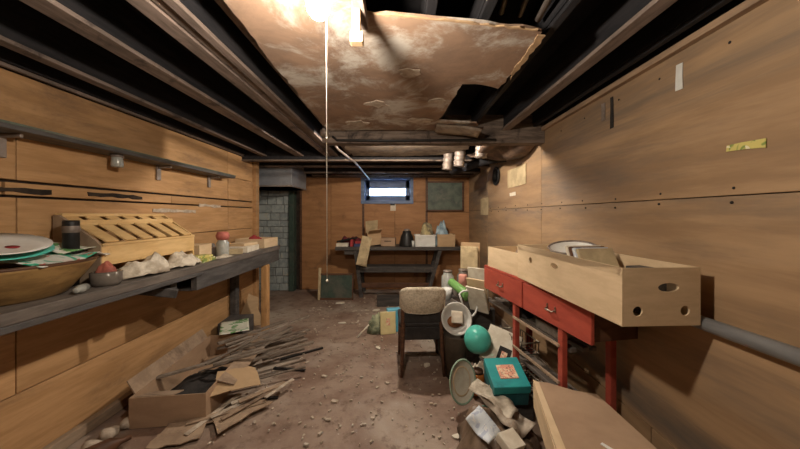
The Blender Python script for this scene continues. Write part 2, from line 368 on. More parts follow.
# flaking patches on the plasterboard
for x, y, r in ((.05, 1.52, .05), (-.15, 1.95, .06), (.25, 1.9, .05), (.15, 2.3, .08), (-.35, 2.35, .07)):
    MB().plate([(x+r*rnd.uniform(.5, 1.2)*math.cos(a*PI/6)*1.4, y+r*rnd.uniform(.5, 1.2)*math.sin(a*PI/6)) for a in range(12)], [], .004, TR(0, 0, ZC-.016)).build('peeling_flake', CHUNK, cl)
# loose flap hanging at the break
MB().sheet(lambda u, v: (.30+.36*u, 2.36+.13*v+.02*math.sin(5*u), ZC-.015-.05*u*u-.03*v), 10, 4, .01).build('loose_flap', PLASTER2, cl)

# ================================================================== SERVICES ON THE CEILING
def pipe(label, pts, r, m, cat='pipe', name='pipe', group=None, n=10):
    return tag(MB().tube(pts, r, n).build(name, m), label, cat, group)
pipe('left of the three pale pipes between the joists at the top of the picture', [(.30, .45, 2.28), (.44, 1.26, 2.28)], .013, CHROME)
pipe('middle one of the three pale pipes between the joists at the top of the picture', [(.40, .45, 2.27), (.52, 1.26, 2.27)], .013, CHROME)
pipe('right of the three pale pipes between the joists at the top of the picture', [(.50, .45, 2.25), (.60, 1.26, 2.25)], .013, GALV)
pipe('thin dark conduit crossing under the ceiling beam', [(-.60, 2.58, 2.10), (-.56, 2.58, 2.065), (-.1, 2.58, 2.06), (.4, 2.58, 2.065), (.85, 2.58, 2.07)], .011, BLACK, name='conduit')
pipe('thin grey conduit running back along the ceiling left of the plasterboard', [(-.66, 2.5, 2.14), (-.66, 3.1, 2.10), (-.58, 3.75, 2.08), (-.56, 5.3, 2.06)], .013, GALV, name='conduit')
t = thing('junction_box', 'small round junction box on the beam where the conduits meet', 'junction box', (-.66, 2.56, 2.10))
MB().lathe([(0, 0), (.045, 0), (.045, .045), (0, .045)], 14).build('body', GALV, t)
MB().lathe([(0, -.012), (.03, -.01), (.045, 0)], 14).build('cover', CHROME, t)
# ducts
def corr(p, q, r, n, m, name, label):
    p, q = Vector(p), Vector(q); k = n*4; pts = [p.lerp(q, i/k) for i in range(k+1)]
    rs = [r*(1+.07*(1 if i % 4 in (0, 1) else -.6)) for i in range(k+1)]
    return tag(MB().tube(pts, rs, 18).build(name, m), label, 'duct')
corr((.72, 3.45, 2.19), (.70, 3.45, 1.98), .062, 4, GALV, 'duct_elbow', 'ribbed silver duct elbow nearer the far wall, hanging under the ceiling')
corr((.86, 3.02, 2.20), (.84, 3.02, 2.00), .060, 4, GALV, 'duct_elbow', 'ribbed silver duct elbow nearest the sagging brown sheet')
corr((.60, 3.58, 2.16), (.58, 3.58, 1.96), .058, 3, GALV, 'duct_elbow', 'smallest ribbed duct elbow, the one furthest from the right wall')
tag(MB().sheet(lambda u, v: (.80+.48*u, 2.74+.75*v-.1*u, 2.115-.13*math.sin(PI*v)*(.45+.55*u)-.02*math.sin(9*u+4*v)), 16, 14, .012).build('sagging_sheet', mat('tarred_sheet', (.15, .095, .065), (.06, .04, .03), .7, 7, grime=(.3, .24, .18), gscale=5, glo=.6, ghi=.78)),
    'dusty brown sheet sagging below the ceiling at the right wall', 'sheet')
tag(MB().tube([(XR-.02, 3.50, 2.09), (1.05, 3.6, 2.07), (.85, 3.75, 2.02), (.72, 4.0, 2.0)], .05, 12).build('duct', BLACK_WOOD), 'black round duct running under the ceiling into the right wall', 'duct')
# ceiling bulb
BX, BY, BZ = -.22, .78, 1.965
t = thing('ceiling_bulb', 'glaring bare bulb hanging from the plasterboard with a long pull string', 'lamp', (BX, BY, BZ))
MB().lathe([(0, .183), (.05, .183), (.05, .165), (.03, .15), (.026, .085), (.052, .07), (.052, .042), (.028, .040), (.02, .04), (0, .04)], 18).build('socket', WPLAS, t)  # wide unseen flange added to dim the plasterboard around the bulb
MB().lathe([(0, -.035), (.018, -.031), (.029, -.015), (.031, 0), (.027, .018), (.016, .036), (.013, .045), (0, .045)], 18).build('bulb', ICE, t)
MB().tube([(.012, .034, .15), (.013, .035, .0), (.014, .035, -.3), (.015, .035, -.75)], .0012, 5).sphere(.004, TR(.015, .035, -.75), 8, 5).sphere(.003, TR(.014, .035, -.35), 8, 5).build('pull_string', CORD, t)
t = thing('ceiling_bulb', 'unseen fill bulb added behind the cross beam to brighten the far end', 'lamp', (.02, 2.80, 2.13))  # invented lamp, hidden from view, only there to lift the far end
MB().lathe([(0, .25), (.04, .25), (.04, .14), (.022, .04), (0, .04)], 14).build('socket', WPLAS, t)
MB().sphere(.03, None, 14, 8).build('bulb', ICE_FILL, t)

# ================================================================== CHIMNEY RECESS
w = struct(MB().box(-2.98, -2.0, 5.38, YB, 0, 2.2).build('wall_chimney', MORTAR), 'blue grey stone wall in the recess at the far left')
z = 0; ri = 0
while z < 1.86:
    h = rnd.uniform(.10, .17); x = -2.98+(ri % 2)*.1-.1
    while x < -2.02:
        L = rnd.uniform(.13, .27); a = max(x, -2.98)+.006; b = min(x+L, -2.005)-.006
        if b-a > .03:
            MB().box(a, b, 5.355+jit(.012), 5.39, z+.006, z+h-.006).build('stone', STONE, w, .008)
        x += L
    z += h; ri += 1
struct(MB().box(-2.04, -1.95, 5.31, 5.46, 0, ZC).build('trim_4', DARKGREEN, None, .005), 'dark green post beside the stone wall')
t = thing('metal_hood', 'grey metal hood box under the ceiling above the stone wall', 'hood', (-2.12, 4.78, 1.83))
MB().box(-.48, .48, -.38, .29, 0, .55).build('body', GREY_METAL, t, .006)
MB().box(-.49, .49, -.39, .29, 0, .022).build('lower_lip', GALV, t, .003)
# far wall items
t = thing('green_board', 'weathered green board in a wooden frame on the far wall right of the window', 'board', (.84, YB-.045, 1.50))
MB().box(-.32, .32, -.01, .01, 0, .50).build('panel', GREEN_GLAZE, t)
MB().box(-.34, .34, -.022, .022, -.03, .0).box(-.34, .34, -.022, .022, .50, .53).box(-.35, -.32, -.022, .022, -.03, .53).box(.32, .35, -.022, .022, -.03, .53).build('frame', BROWNW, t, .003)
tag(MB().box(-.05, .05, -.004, .0, -.06, .06).build('paper_note', PAPER, None, 0, (-.13, YB-.019, 1.54)), 'small pale paper pinned under the window', 'paper')
tag(MB().box(-.045, .045, -.02, 0, -.02, .02).build('wall_socket', BLACK, None, .004, (-.14, YB-.024, 1.60)), 'small dark socket plate just below the window', 'socket')

# right wall items
def wallplate(name, y0, y1, z0, z1, m, label, cat='paper', amp=.003, th=.003, skew=0):
    o = MB().plate(ragged([(y0, z0+skew), (y1, z0), (y1, z1), (y0, z1+skew)], .06, amp), [], th,
        Matrix(((0, 0, 1, XR-th-.004), (1, 0, 0, 0), (0, 1, 0, 0), (0, 0, 0, 1)))).build(name, m)
    return tag(o, label, cat)
wallplate('pinned_paper', 2.98, 3.48, 1.72, 1.93, PAPERY, 'large tan sheet of paper pinned high on the right wall', th=.005)
wallplate('pinned_paper', 4.25, 4.65, 1.40, 1.66, PAPERY, 'smaller yellowed paper pinned on the right wall towards the far corner')
wallplate('paper_tag', 3.25, 3.42, 1.62, 1.66, PAPER, 'tiny white tag on the right wall below the tan paper')
wallplate('tape_remnant', 1.03, 1.15, 1.655, 1.678, YGPRINT, 'torn yellow green tape remnant on the right wall', 'tape', .006, skew=-.012)
wallplate('tape_strip', 1.33, 1.36, 1.98, 2.10, WPLAS, 'pale vertical strip hanging near the top of the right wall', 'strip')
wallplate('dark_strap', 1.76, 1.785, 1.93, 2.12, BLKPL, 'thin black strap hanging from the top of the right wall', 'strap')
wallplate('tape_strip', 1.83, 1.86, 2.0, 2.11, GALV, 'dull grey strip beside the thin black strap', 'strip')
t = thing('vent_opening', 'round vent hole with a black collar in the right wall near the ceiling', 'vent', (XR, 3.87, 1.92))
def ry(m): return Matrix.Rotation(-PI/2, 4, 'Y') @ m
MB().lathe([(.098, -.028), (.098, .03), (.125, .03), (.125, .02), (.105, .0), (.09, -.028), (.098, -.028)], 24, Matrix.Rotation(-PI/2, 4, 'Y')).build('collar', BLACK, t)
MB().lathe([(0, -.022), (.09, -.022), (.09, -.026), (0, -.026)], 20, Matrix.Rotation(-PI/2, 4, 'Y')).build('damper', GREY_METAL, t)
# pipe along the right wall
t = thing('wall_pipe', 'grey pipe running along the right wall behind the big carton', 'pipe', (XR-.045, 0, .96))
MB().tube([(0, -1.4, 0), (0, 1.9, -.01)], .028, 14).build('pipe_run', PIPE, t)
for y in (.35, 1.7): MB().box(-.032, .045, y-.012, y+.012, -.034, .034).build('bracket', GALV, t, .003)

# left wall shelf rail
t = thing('wall_shelf', 'long narrow dark shelf rail high on the left wall', 'shelf', (XL, 0, 1.815))
MB().box(.004, .18, -1.4, 3.30, 0, .028).build('shelf_board', BENCH, t, .004)
for y in (1.48, 2.45, 3.1): MB().box(.004, .018, y-.02, y+.02, -.12, .0).box(.004, .12, y-.008, y+.008, -.02, 0).build('bracket', GALV, t, .003)
MB().box(.165, .185, -1.4, 3.30, .022, .034).build('edge_moulding', GREEN_GLAZE, t, .003)
t = thing('hanging_jar', 'small jar fixed by its lid under the high left shelf', 'jar', (XL+.10, 2.0, 1.815))
MB().lathe([(0, 0), (.035, 0), (.035, -.02), (0, -.02)], 16).build('lid', GALV, t)
MB().lathe([(.030, -.02), (.032, -.03), (.034, -.075), (.03, -.085), (0, -.085)], 16).build('glass', GLASSG, t)

# ================================================================== LEFT WORKBENCH
t = thing('workbench', 'long dark grey workbench along the left wall', 'workbench', (0, 0, 0))
MB().box(XL+.01, -1.60, -1.3, 3.87, .945, 1.0).build('bench_top', BENCHTOP, t, .006)
MB().box(-1.625, -1.598, -1.3, 2.35, .915, .945).build('front_edge', BENCH, t, .004)
MB().box(-1.66, -1.61, 2.30, 3.86, .80, .945).build('apron', BENCH, t, .005)
MB().box(XL+.04, -1.66, 3.82, 3.86, .80, .945).build('end_apron', BENCH, t, .005)
MB().box(XL+.03, -1.66, 2.32, 3.82, .79, .81).build('tool_shelf', BENCH, t, .004)
for y in (3.50,): MB().box(-1.66, -1.59, y-.04, y+.04, 0, .80).build('leg', BRIGHT_WOOD, t, .005)
MB().box(XL+.02, XL+.09, 3.46, 3.54, 0, .80).build('leg', BENCH, t, .005)
MB().box(-1.69, -1.62, -.9, -.82, 0, .945).build('leg', BENCH, t, .005)
MB().box(XL+.02, XL+.09, -.9, -.82, 0, .945).build('leg', BENCH, t, .005)
MB().box(XL+.02, -1.66, 2.10, 2.16, .84, .945).build('bearer', BENCH, t, .005)
M = TR(-1.72, 2.02, .87) @ rotm(.05, .25, .5)
tag(MB().box(-.14, .14, -.02, .02, -.03, .03, M).build('broken_board', BENCH, None, .004), 'short broken dark board jutting from under the left workbench', 'board')

# --- things on the left bench
BZt = 1.0
t = thing('wooden_bowl', 'large shallow wooden bowl at the near end of the left bench', 'bowl', (-1.80, 1.38, BZt))
prof = [(0, 0), (.10, 0), (.115, .01), (.165, .09), (.195, .15), (.20, .165), (.19, .168), (.18, .15), (.15, .085), (.10, .03), (0, .022)]
MB().lathe(prof, 32, None, 1, 1.45).build('bowl_body', mat('bowl_wood', (.34, .21, .08), (.22, .13, .05), .4, 7, (1, 1, 4)), t)
MB().lathe([(.198, .160), (.206, .168), (.198, .176), (.188, .170), (.198, .160)], 32, None, 1, 1.45).build('rim', BROWNW, t)
def crsheet(name, w, h, m, label, cat, loc, rz=0, amp=.03, sc=6, seed=1, th=.002, tilt=(0, 0), curl=0):
    def f(u, v):
        x = (u-.5)*w; y = (v-.5)*h
        return (x, y, amp*pnoise(Vector((x*sc+seed, y*sc, seed)))+curl*(abs(u-.5)*2)**2)
    o = MB().sheet(f, 14, 14, th).build(name, m, None, 0, loc, (tilt[0], tilt[1], rz)); return tag(o, label, cat)
crsheet('wrapping_paper', .34, .46, WRAP, 'crumpled red and green wrapping paper over the wooden bowl', 'paper', (-1.82, 1.46, 1.195), .3, .03, 9, 3, .004, (0, .10))
crsheet('wrapping_paper', .26, .30, WRAPG, 'greenish printed paper against the wall behind the wooden bowl', 'paper', (-1.90, 1.64, 1.225), .1, .03, 9, 5, .004, (0, .12))
for nm, dz, rr, m2, lb, xy in (('round_lid', .0, .17, TEAL, 'green rimmed round lid under the white plate', (-1.80, 1.27)), ('dinner_plate', .022, .165, WHITE, 'white round plate on top of the heap in the wooden bowl', (-1.80, 1.27))):
    o = thing(nm, lb, 'plate' if nm == 'dinner_plate' else 'lid', (xy[0], xy[1]+.02, 1.235+dz), 0, None, (.10, .22, 0))
    MB().lathe([(0, 0), (rr*.7, 0), (rr, .016), (rr, .020), (rr*.72, .006), (0, .006)], 32).build('disc', m2, o)
    if nm == 'dinner_plate': MB().lathe([(0, .0068), (.02, .0068), (.022, .009), (0, .009)], 12, TR(.05, .02, 0)).build('red_spot', REDC, o)
t = thing('black_can', 'slim black can standing behind the slatted rack by the wall', 'can', (-1.86, 1.64, BZt))
MB().lathe([(0, 0), (.033, 0), (.035, .36), (.033, .37), (.028, .36), (.026, .02), (0, .02)], 20).build('body', BLACK, t)
MB().lathe([(.0345, .30), (.037, .31), (.037, .33), (.0345, .34)], 20).build('rim_band', GALV, t)
# slanted slatted rack
t = thing('slatted_rack', 'pale wooden slatted rack with a sloping top on the left bench', 'rack', (-1.88, 2.08, BZt))
def endp(y): return MB().plate([(-.15, 0), (.13, 0), (.13, .22), (.10, .25), (-.12, .40), (-.15, .40)], [], .016, Matrix(((1, 0, 0, 0), (0, 0, 1, y), (0, 1, 0, 0), (0, 0, 0, 1))))
endp(-.385).build('end_panel', mat('tan_grey_side', (.34, .25, .17), (.26, .18, .12), .7, 8), t); endp(.37).build('end_panel', TANW, t)
MB().bar((-.135, -.37, .40), (-.135, .37, .40), .05, .02).build('top_rail', TANW, t, .003)
MB().bar((-.05, -.37, .352), (-.05, .37, .352), .02, .035).build('middle_rail', TANW, t, .003)
MB().box(.115, .133, -.38, .38, .10, .22).build('front_rail', TANW, t, .003)
MB().box(.10, .14, -.38, .38, .215, .232).build('front_rail', TANW, t, .003)
MB().box(-.14, .12, -.37, .37, .0, .014).build('base_board', TANW, t, .003)
for k in range(6):
    y = -.31+k*.124; MB().box(-.14, .14, -.045, .045, -.005, .005, TR(-.002, y, .313) @ rotm(0, .568, .12)).build('slat', TANW, t, .002)
def rag(name, label, cat, loc, rx, ry_, h, m, seed, sc=12, rz=0, flat=.5):
    b = MB(); 
    def f(u, v):
        a = u*2*PI; r = v; n = pnoise(Vector((math.cos(a)*r*2.2+seed, math.sin(a)*r*2.2, seed*1.7)))
        n2 = pnoise(Vector((math.cos(a)*r*5+seed, math.sin(a)*r*5, seed)))
        rr = r*(1+.18*pnoise(Vector((math.cos(a)*1.5, math.sin(a)*1.5, seed))))
        return (rx*rr*math.cos(a), ry_*rr*math.sin(a), max(.003, h*(1-r**3)*(.66+.62*pnoise(Vector((rr*math.cos(a)*1.5+seed*1.37, rr*math.sin(a)*1.5, seed*.71)))+.22*pnoise(Vector((rr*math.cos(a)*3.6+seed*1.37, rr*math.sin(a)*3.6, seed*2.3))))))
    vs = [];fs = [];nu = 32;nv = 12
    for j in range(nv+1):
        for i in range(nu): vs.append(f(i/nu, max(.001, j/nv)))
    for j in range(nv):
        for i in range(nu): fs.append((j*nu+i, j*nu+(i+1) % nu, (j+1)*nu+(i+1) % nu, (j+1)*nu+i))
    n = len(vs); vs += [(0, 0, 0)]
    fs += [(n, nv*nu+(i+1) % nu, nv*nu+i) for i in range(nu)]
    o = b.add(vs, fs, None, True).build(name, m, None, 0, loc, (0, 0, rz)); return tag(o, label, cat)
c1 = rag('cloth_rag', 'soiled white rag heaped in front of the slatted rack, nearest one', 'cloth', (-1.71, 1.93, BZt+.012), .10, .18, .13, CLOTH, 2)
c2 = rag('cloth_rag', 'soiled white rag bunched at the far end of the slatted rack', 'cloth', (-1.70, 2.27, BZt+.012), .085, .18, .11, CLOTH, 5); crumple(c1, .03, 17, 2); crumple(c2, .03, 17, 6)
rag('cloth_rag', 'low flat pale rag on the bench edge near the glass jar', 'cloth', (-1.67, 2.75, BZt), .06, .12, .03, CLOTH, 8)
t = thing('glass_ashtray', 'thick smoky glass dish holding a red cloth on the bench edge', 'dish', (-1.68, 1.66, BZt))
MB().lathe([(0, 0), (.058, 0), (.068, .02), (.07, .075), (.062, .08), (.056, .07), (.05, .015), (0, .012)], 24).build('dish_body', GLASSD, t)
rag('red_cloth', 'crumpled dull red cloth stuffed in the smoky glass dish', 'cloth', (-1.68, 1.66, BZt+.06), .05, .05, .08, mat('dull_red', (.42, .13, .09), (.28, .09, .07), .9, 14), 4)
t = thing('glass_jar', 'smaller glass lying near the front edge beside the wooden bowl', 'jar', (-1.65, 1.52, BZt+.022))
MB().lathe([(0, 0), (.021, 0), (.022, .05), (.014, .065), (.014, .08), (0, .08)], 16, rotm(PI/2, 0, .4)).build('glass', GLASSG, t)
def packet(name, label, cat, loc, size, m, rot=(0, 0, 0), bev=.004, group=None):
    x, y, z = size; o = MB().box(-x/2, x/2, -y/2, y/2, 0, z).build(name, m, None, bev, loc, rot); return tag(o, label, cat, group)
packet('seed_packet', 'yellow and green packet lying on the bench beyond the rags', 'packet', (-1.70, 2.50, BZt), (.11, .22, .03), YGPRINT, (0, 0, .15))
packet('seed_packet', 'second yellow green packet stacked askew on the first', 'packet', (-1.72, 2.50, BZt+.031), (.10, .16, .022), YGPRINT, (0, 0, -.3))
packet('small_carton', 'small plain beige carton between the rack and the glass jar', 'box', (-1.86, 2.66, BZt), (.15, .20, .13), CARDL, (0, 0, .1))
t = thing('preserving_jar', 'tall glass jar filled with something pinkish red on the left bench', 'jar', (-1.73, 2.83, BZt))
MB().lathe([(0, 0), (.052, 0), (.055, .01), (.055, .13), (.04, .15), (.04, .16), (0, .16)], 20).build('glass', GLASSG, t)
MB().lathe([(0, .16), (.05, .16), (.062, .20), (.045, .235), (0, .24)], 16).build('red_top', mat('dull_pink', (.52, .17, .13), (.4, .12, .1), .8, 14), t)
rag('grey_cloth', 'grey cloth lying behind the tall jar', 'cloth', (-1.9, 3.0, BZt), .10, .16, .11, mat('grey_cloth_m', (.22, .20, .18), (.12, .11, .10), .95, 14), 11)
def carton(name, label, L, W, H, m, loc, rz=0, t_=.006, holesL=None, holesE=None, flaps=False, cat='box', rot=None, flap_m=None):
    """open carton: length L along local y, width W along x"""
    o = thing(name, label, cat, loc, rz, None, rot)
    MB().box(-W/2, W/2, -L/2, L/2, 0, t_).build('bottom', m, o)
    for sx in (-1, 1):
        x = -W/2 if sx < 0 else W/2-t_
        MB().plate([(-L/2, t_), (L/2, t_), (L/2, H), (-L/2, H)], holesL or [], t_, Matrix(((0, 0, 1, x), (1, 0, 0, 0), (0, 1, 0, 0), (0, 0, 0, 1)))).build('side_wall', m, o)
    for sy in (-1, 1):
        y = -L/2 if sy < 0 else L/2-t_
        MB().plate([(-W/2+t_, t_), (W/2-t_, t_), (W/2-t_, H), (-W/2+t_, H)], holesE or [], t_, Matrix(((1, 0, 0, 0), (0, 0, 1, y), (0, 1, 0, 0), (0, 0, 0, 1)))).build('end_wall', m, o)
    return o
def oval(cx, cy, a, b, n=16): return circ(cx, cy, a, n, b)
carton('shallow_tray', 'pale shallow cardboard tray at the far end of the left bench', .34, .36, .11, CARDL, (-1.80, 3.66, BZt), -.05, holesE=[oval(0, .06, .05, .014)])
rag('red_cloth', 'red and dark cloth heaped in the shallow tray', 'cloth', (-1.84, 3.70, BZt+.008), .13, .13, .16, REDC, 6)
packet('folded_papers', 'stack of white papers beside the shallow tray', 'paper', (-1.74, 3.22, BZt), (.22, .32, .06), PAPER, (0, 0, .1))
packet('folded_papers', 'tan folder lying on the stack of white papers', 'paper', (-1.76, 3.25, BZt+.061), (.20, .24, .03), CARDL, (0, 0, -.12))

# ================================================================== FLOOR LEFT
struct(MB().box(XL+.006, XL+.05, .6, 4.0, 0, .07).build('baseboard_left', mat('dusty_board', (.36, .27, .19), (.26, .19, .13), .8, 8, (2, .5, 2)), None, .004), 'dusty low board along the foot of the left wall')
bx = carton('long_carton', 'long open collapsed cardboard box on the floor under the left bench', 1.0, .47, .20, CARDB, (-1.60, 2.42, 0), .12)
MB().box(-.10, .12, -.004, .004, 0, .14, TR(-.1, -.496, .2) @ rotm(-1.9, 0, 0)).build('flap', CARDD, bx)
MB().box(-.004, .004, -.45, .45, 0, .10, TR(-.235, 0, .2) @ rotm(0, -.5, 0)).build('flap', CARDD, bx)
MB().box(-.004, .004, -.45, .3, 0, .12, TR(.235, .1, .2) @ rotm(0, 1.9, 0)).build('flap', CARDD, bx)
crsheet('printed_magazine', .26, .36, WRAPG, 'green and white printed magazine lying over the far end of the long carton', 'magazine', (-1.72, 3.02, .245), .5, .015, 6, 2, .008)
for k in range(24):
    near = k < 20
    cx = -1.30+jit(.22); cy = 2.75+jit(.38); L = rnd.uniform(.35, .85); a = rnd.gauss(.95, .30)
    z = .012+.010*k
    dx, dy = math.cos(a)*L/2, math.sin(a)*L/2*.8
    if cx-dx < -1.95: cx = -1.95+dx
    r0 = rnd.uniform(.007, .017)
    o = MB().bar((-dx, -dy, r0), (dx, dy, r0+jit(.02)+.02), r0*2.4, r0*1.3, 0).build('wood_lath', GREYW, None, .002, (cx, cy, z))
    tag(o, 'thin splintered wood lath in the heap spilling from the long carton', 'stick', 'laths heaped on the floor by the left bench')
for i, (x, y, rz, L) in enumerate(((-.98, 2.92, .62, .42), (-1.0, 2.62, -.12, .30), (-1.06, 2.2, .1, .26))):
    tag(MB().box(-L/2, L/2, -.012, .012, 0, .014).build('dark_lath', BLKPL, None, .002, (x, y, .001), (0, 0, rz)),
        ['dark stick on the open floor pointing to the back, farthest of three', 'dark stick on the open floor beside the lath heap, middle of three', 'dark stick on the open floor nearest the viewer'][i], 'stick')
rag('shade_fill', 'dark heap standing in for shade in the near half of the long carton', 'rubbish', (-1.60, 2.28, .007), .20, .34, .13, BLKPL, 71)  # black heap put in to darken the shaded inside of the carton
for k in range(9):
    L = rnd.uniform(.25, .5); a = .9+jit(.45); x = -1.36+.05*k+jit(.05); y = 1.86+.045*k+jit(.06)
    dx, dy = math.cos(a)*L/2, math.sin(a)*L/2
    tag(MB().bar((-dx, -dy, .004), (dx, dy, .012+jit(.004)), .035+jit(.015), .006, 0).build('pale_splinter', CARDD if k % 2 else CHUNK, None, .001, (x, y, .012+.007*k)), 'pale flat splinter on the floor in front of the long carton', 'stick', 'pale splinters in front of the long carton')
for i, (w_, h_, x, y, z, rz, tx, lb) in enumerate(((.30, .22, -1.22, 2.18, .16, .5, .3, 'torn piece of cardboard propped at the near corner of the long carton'), (.36, .20, -1.10, 2.02, .03, .9, -.05, 'flat torn cardboard on the floor just right of the long carton'), (.28, .2, -1.38, 1.83, .02, .2, .05, 'torn cardboard flat on the floor in front of the long carton'))):
    o = MB().plate(ragged([(-w_/2, -h_/2), (w_/2, -h_/2*.7), (w_/2*.8, h_/2), (-w_/2*.9, h_/2)], .05, .012), [], .006).build('torn_cardboard', CARDD if i else CARD, None, 0, (x, y, z), (tx, .1 if i == 0 else 0, rz)); tag(o, lb, 'cardboard')
o = MB().plate(ragged([(-.14, 0), (.16, 0), (.10, .34), (.0, .40), (-.08, .2)], .06, .012), [], .008, rotm(PI/2-.35, 0, 0)).build('torn_cardboard', CARD, None, 0, (-1.90, 3.62, 0), (0, 0, .35)); tag(o, 'torn pale cardboard leaning upright behind the bench leg', 'cardboard')
packet('storage_box', 'dark box in shadow under the far end of the left bench', 'box', (-1.86, 3.30, 0), (.26, .30, .22), BENCH, (0, 0, .1))
for i in range(7):
    o = MB().sphere(.035+rnd.random()*.02, None, 8, 5, 1.3, 1, .7).build('plaster_chunk', CHUNK, None, 0, (-1.88+.02*i+jit(.03), 1.5+.13*i-.02*i, .03), (0, 0, jit(2)))
    crumple(o, .02, 14, i); tag(o, 'lump of broken plaster along the foot of the left wall', 'rubble', 'plaster lumps at the left wall')
t = thing('brown_bottle', 'dark brown bottle lying on the floor at the bottom left', 'bottle', (-1.78, 1.60, .045))
MB().lathe([(0, 0), (.04, 0), (.043, .02), (.043, .13), (.016, .18), (.014, .22), (0, .22)], 16, rotm(0, PI/2, .9)).build('body', BROWNW, t)

# ================================================================== FLOOR, MIDDLE
sc = MB()
for k in range(620):
    y = 1.5+3.9*rnd.random()**1.1; x = rnd.uniform(-1.2, .75)*(1 if y < 4 else 1.2); s_ = rnd.uniform(.003, .011)*(1 if rnd.random() < .9 else 2.2)
    if y > 3.5: s_ *= 1.3
    a = rnd.random()*PI; M = TR(x, y, .002) @ rotm(jit(.1), jit(.1), a)
    sc.box(-s_, s_, -s_*.6, s_*.5, 0, .004+rnd.random()*.006, M, -.001)
tag(sc.build('plaster_crumbs', CHUNK), 'small plaster crumbs and paper bits scattered over the floor', 'debris', None, 'stuff')
for i, (x, y, rz, s_, lb) in enumerate(((.36, 1.83, .3, .035, 'pale oval scrap on the floor at the bottom of the picture'), (.25, 2.7, 1.2, .045, 'white scrap on the floor in front of the books'), (-.23, 3.05, 2, .04, 'white scrap on the floor left of the chair'), (-.75, 3.75, .2, .05, 'white scrap near the bench leg on open floor'), (-.35, 4.25, .6, .07, 'white rag scrap on the floor before the far bench'), (-.95, 4.6, .2, .08, 'pale crumpled scrap beside the dark green panel'))):
    tag(MB().plate([(s_*math.cos(a*PI/5)*rnd.uniform(.7, 1.2), .6*s_*math.sin(a*PI/5)*rnd.uniform(.7, 1.2)) for a in range(10)], [], .006).build('paper_scrap', PAPER, None, 0, (x, y, .003), (0, 0, rz)), lb, 'scrap')
# books by the chair
t = thing('blue_box', 'sky blue box standing on the floor behind the yellow book', 'box', (-.03, 3.52, 0), .25)
MB().box(-.13, .13, -.04, .04, 0, .27).build('body', BLUEBOX, t, .006); MB().box(-.131, .131, -.041, .041, .22, .272).build('lid', mat('paler_blue', (.16, .47, .62), (.12, .4, .55), .5, 6), t, .006)
t = thing('yellow_book', 'pale yellow book standing on the floor left of the chair', 'book', (-.14, 3.42, 0), .25, None, (-.08, 0, .25))
MB().box(-.085, .085, -.015, .015, .002, .25).build('pages', PAPER, t); MB().box(-.09, .09, -.018, -.014, 0, .255).box(-.09, .09, .014, .018, 0, .255).box(.085, .09, -.018, .018, 0, .255).build('cover', YELLOWB, t, .002)
MB().box(-.025, .02, -.0205, -.018, .10, .18).build('cover_figure', PICT, t)
rag('green_cloth', 'small pale green cloth clump beside the yellow book', 'cloth', (-.30, 3.48, 0), .10, .09, .26, mat('pale_green_cloth', (.42, .44, .28), (.12, .14, .09), .9, 8), 13)
pipe('white stick leaning on the pale green cloth', [(-.49, 3.30, .008), (-.36, 3.36, .13)], .008, PAPER, 'stick', 'white_stick', n=6)
packet('dark_box', 'low dark box on the floor below the far bench', 'box', (-.18, 4.55, 0), (.36, .22, .12), BENCHB, (0, 0, .1))

# ================================================================== CHAIR (seen from behind)
t = thing('chair', 'wooden chair seen from behind with a curved oatmeal tweed backrest', 'chair', (.19, 2.72, 0), .04)
def arc_back(w_, z0, z1, th, y0, bulge):
    b = MB(); nu = 18; vs = []; fs = []
    prof = [(z0, 0), (z0, 0), (z0+.02, 1), ((z0+z1)/2, 1.15), (z1-.025, 1), (z1, .25), (z1, -.25), (z1-.025, -1), ((z0+z1)/2, -1.1), (z0+.02, -1)]
    m = len(prof)
    for i in range(nu+1):
        u = i/nu*2-1; e = (1-abs(u)**8)**.5*.9+.1 if abs(u) < 1 else .1
        for z, s in prof:
            zm = (z0+z1)/2; zz = zm+(z-zm)*(1-.28*abs(u)**9)+(-.012*u*u if z > (z0+z1)/2 else .014*u*u); lean = (z-.5)*-.22
            vs.append((u*w_/2, y0+lean-s*th/2*e*(-1)+bulge*(u*u), zz))
    for i in range(nu):
        for k in range(m): fs.append((i*m+k, i*m+(k+1) % m, (i+1)*m+(k+1) % m, (i+1)*m+k))
    fs += [tuple(range(m)), tuple(range(nu*m, (nu+1)*m))]
    return b.add(vs, fs, None, True)
arc_back(.405, .535, .785, .05, -.19, .045).build('backrest', FABRIC, t)
for sx in (-1, 1):
    MB().tube([(sx*.185, -.21, 0), (sx*.175, -.17, .22), (sx*.17, -.155, .42), (sx*.172, -.17, .60), (sx*.175, -.195, .70)], [.014, .018, .021, .017, .012], 8).build('rear_leg', BROWNW, t)
    MB().tube([(sx*.19, .21, 0), (sx*.185, .19, .20), (sx*.18, .17, .40)], [.012, .017, .02], 8).build('front_leg', BROWNW, t)
    MB().box(sx*.175-.01, sx*.175+.01, -.15, .17, .365, .41).build('side_rail', BROWNW, t, .003)
MB().box(-.165, .165, -.165, -.14, .30, .41).build('rear_shade_rail', BLKPL, t, .003); MB().box(-.18, .18, .16, .185, .36, .41).build('front_rail', BROWNW, t, .003)  # rear rail deep and black: paints in the shade under the seat
MB().box(-.205, .205, -.16, .225, .405, .455).build('seat', BLKPL, t, .018)
MB().box(-.165, .165, -.175, -.160, .455, .555).build('back_splat', BLKPL, t, .004)

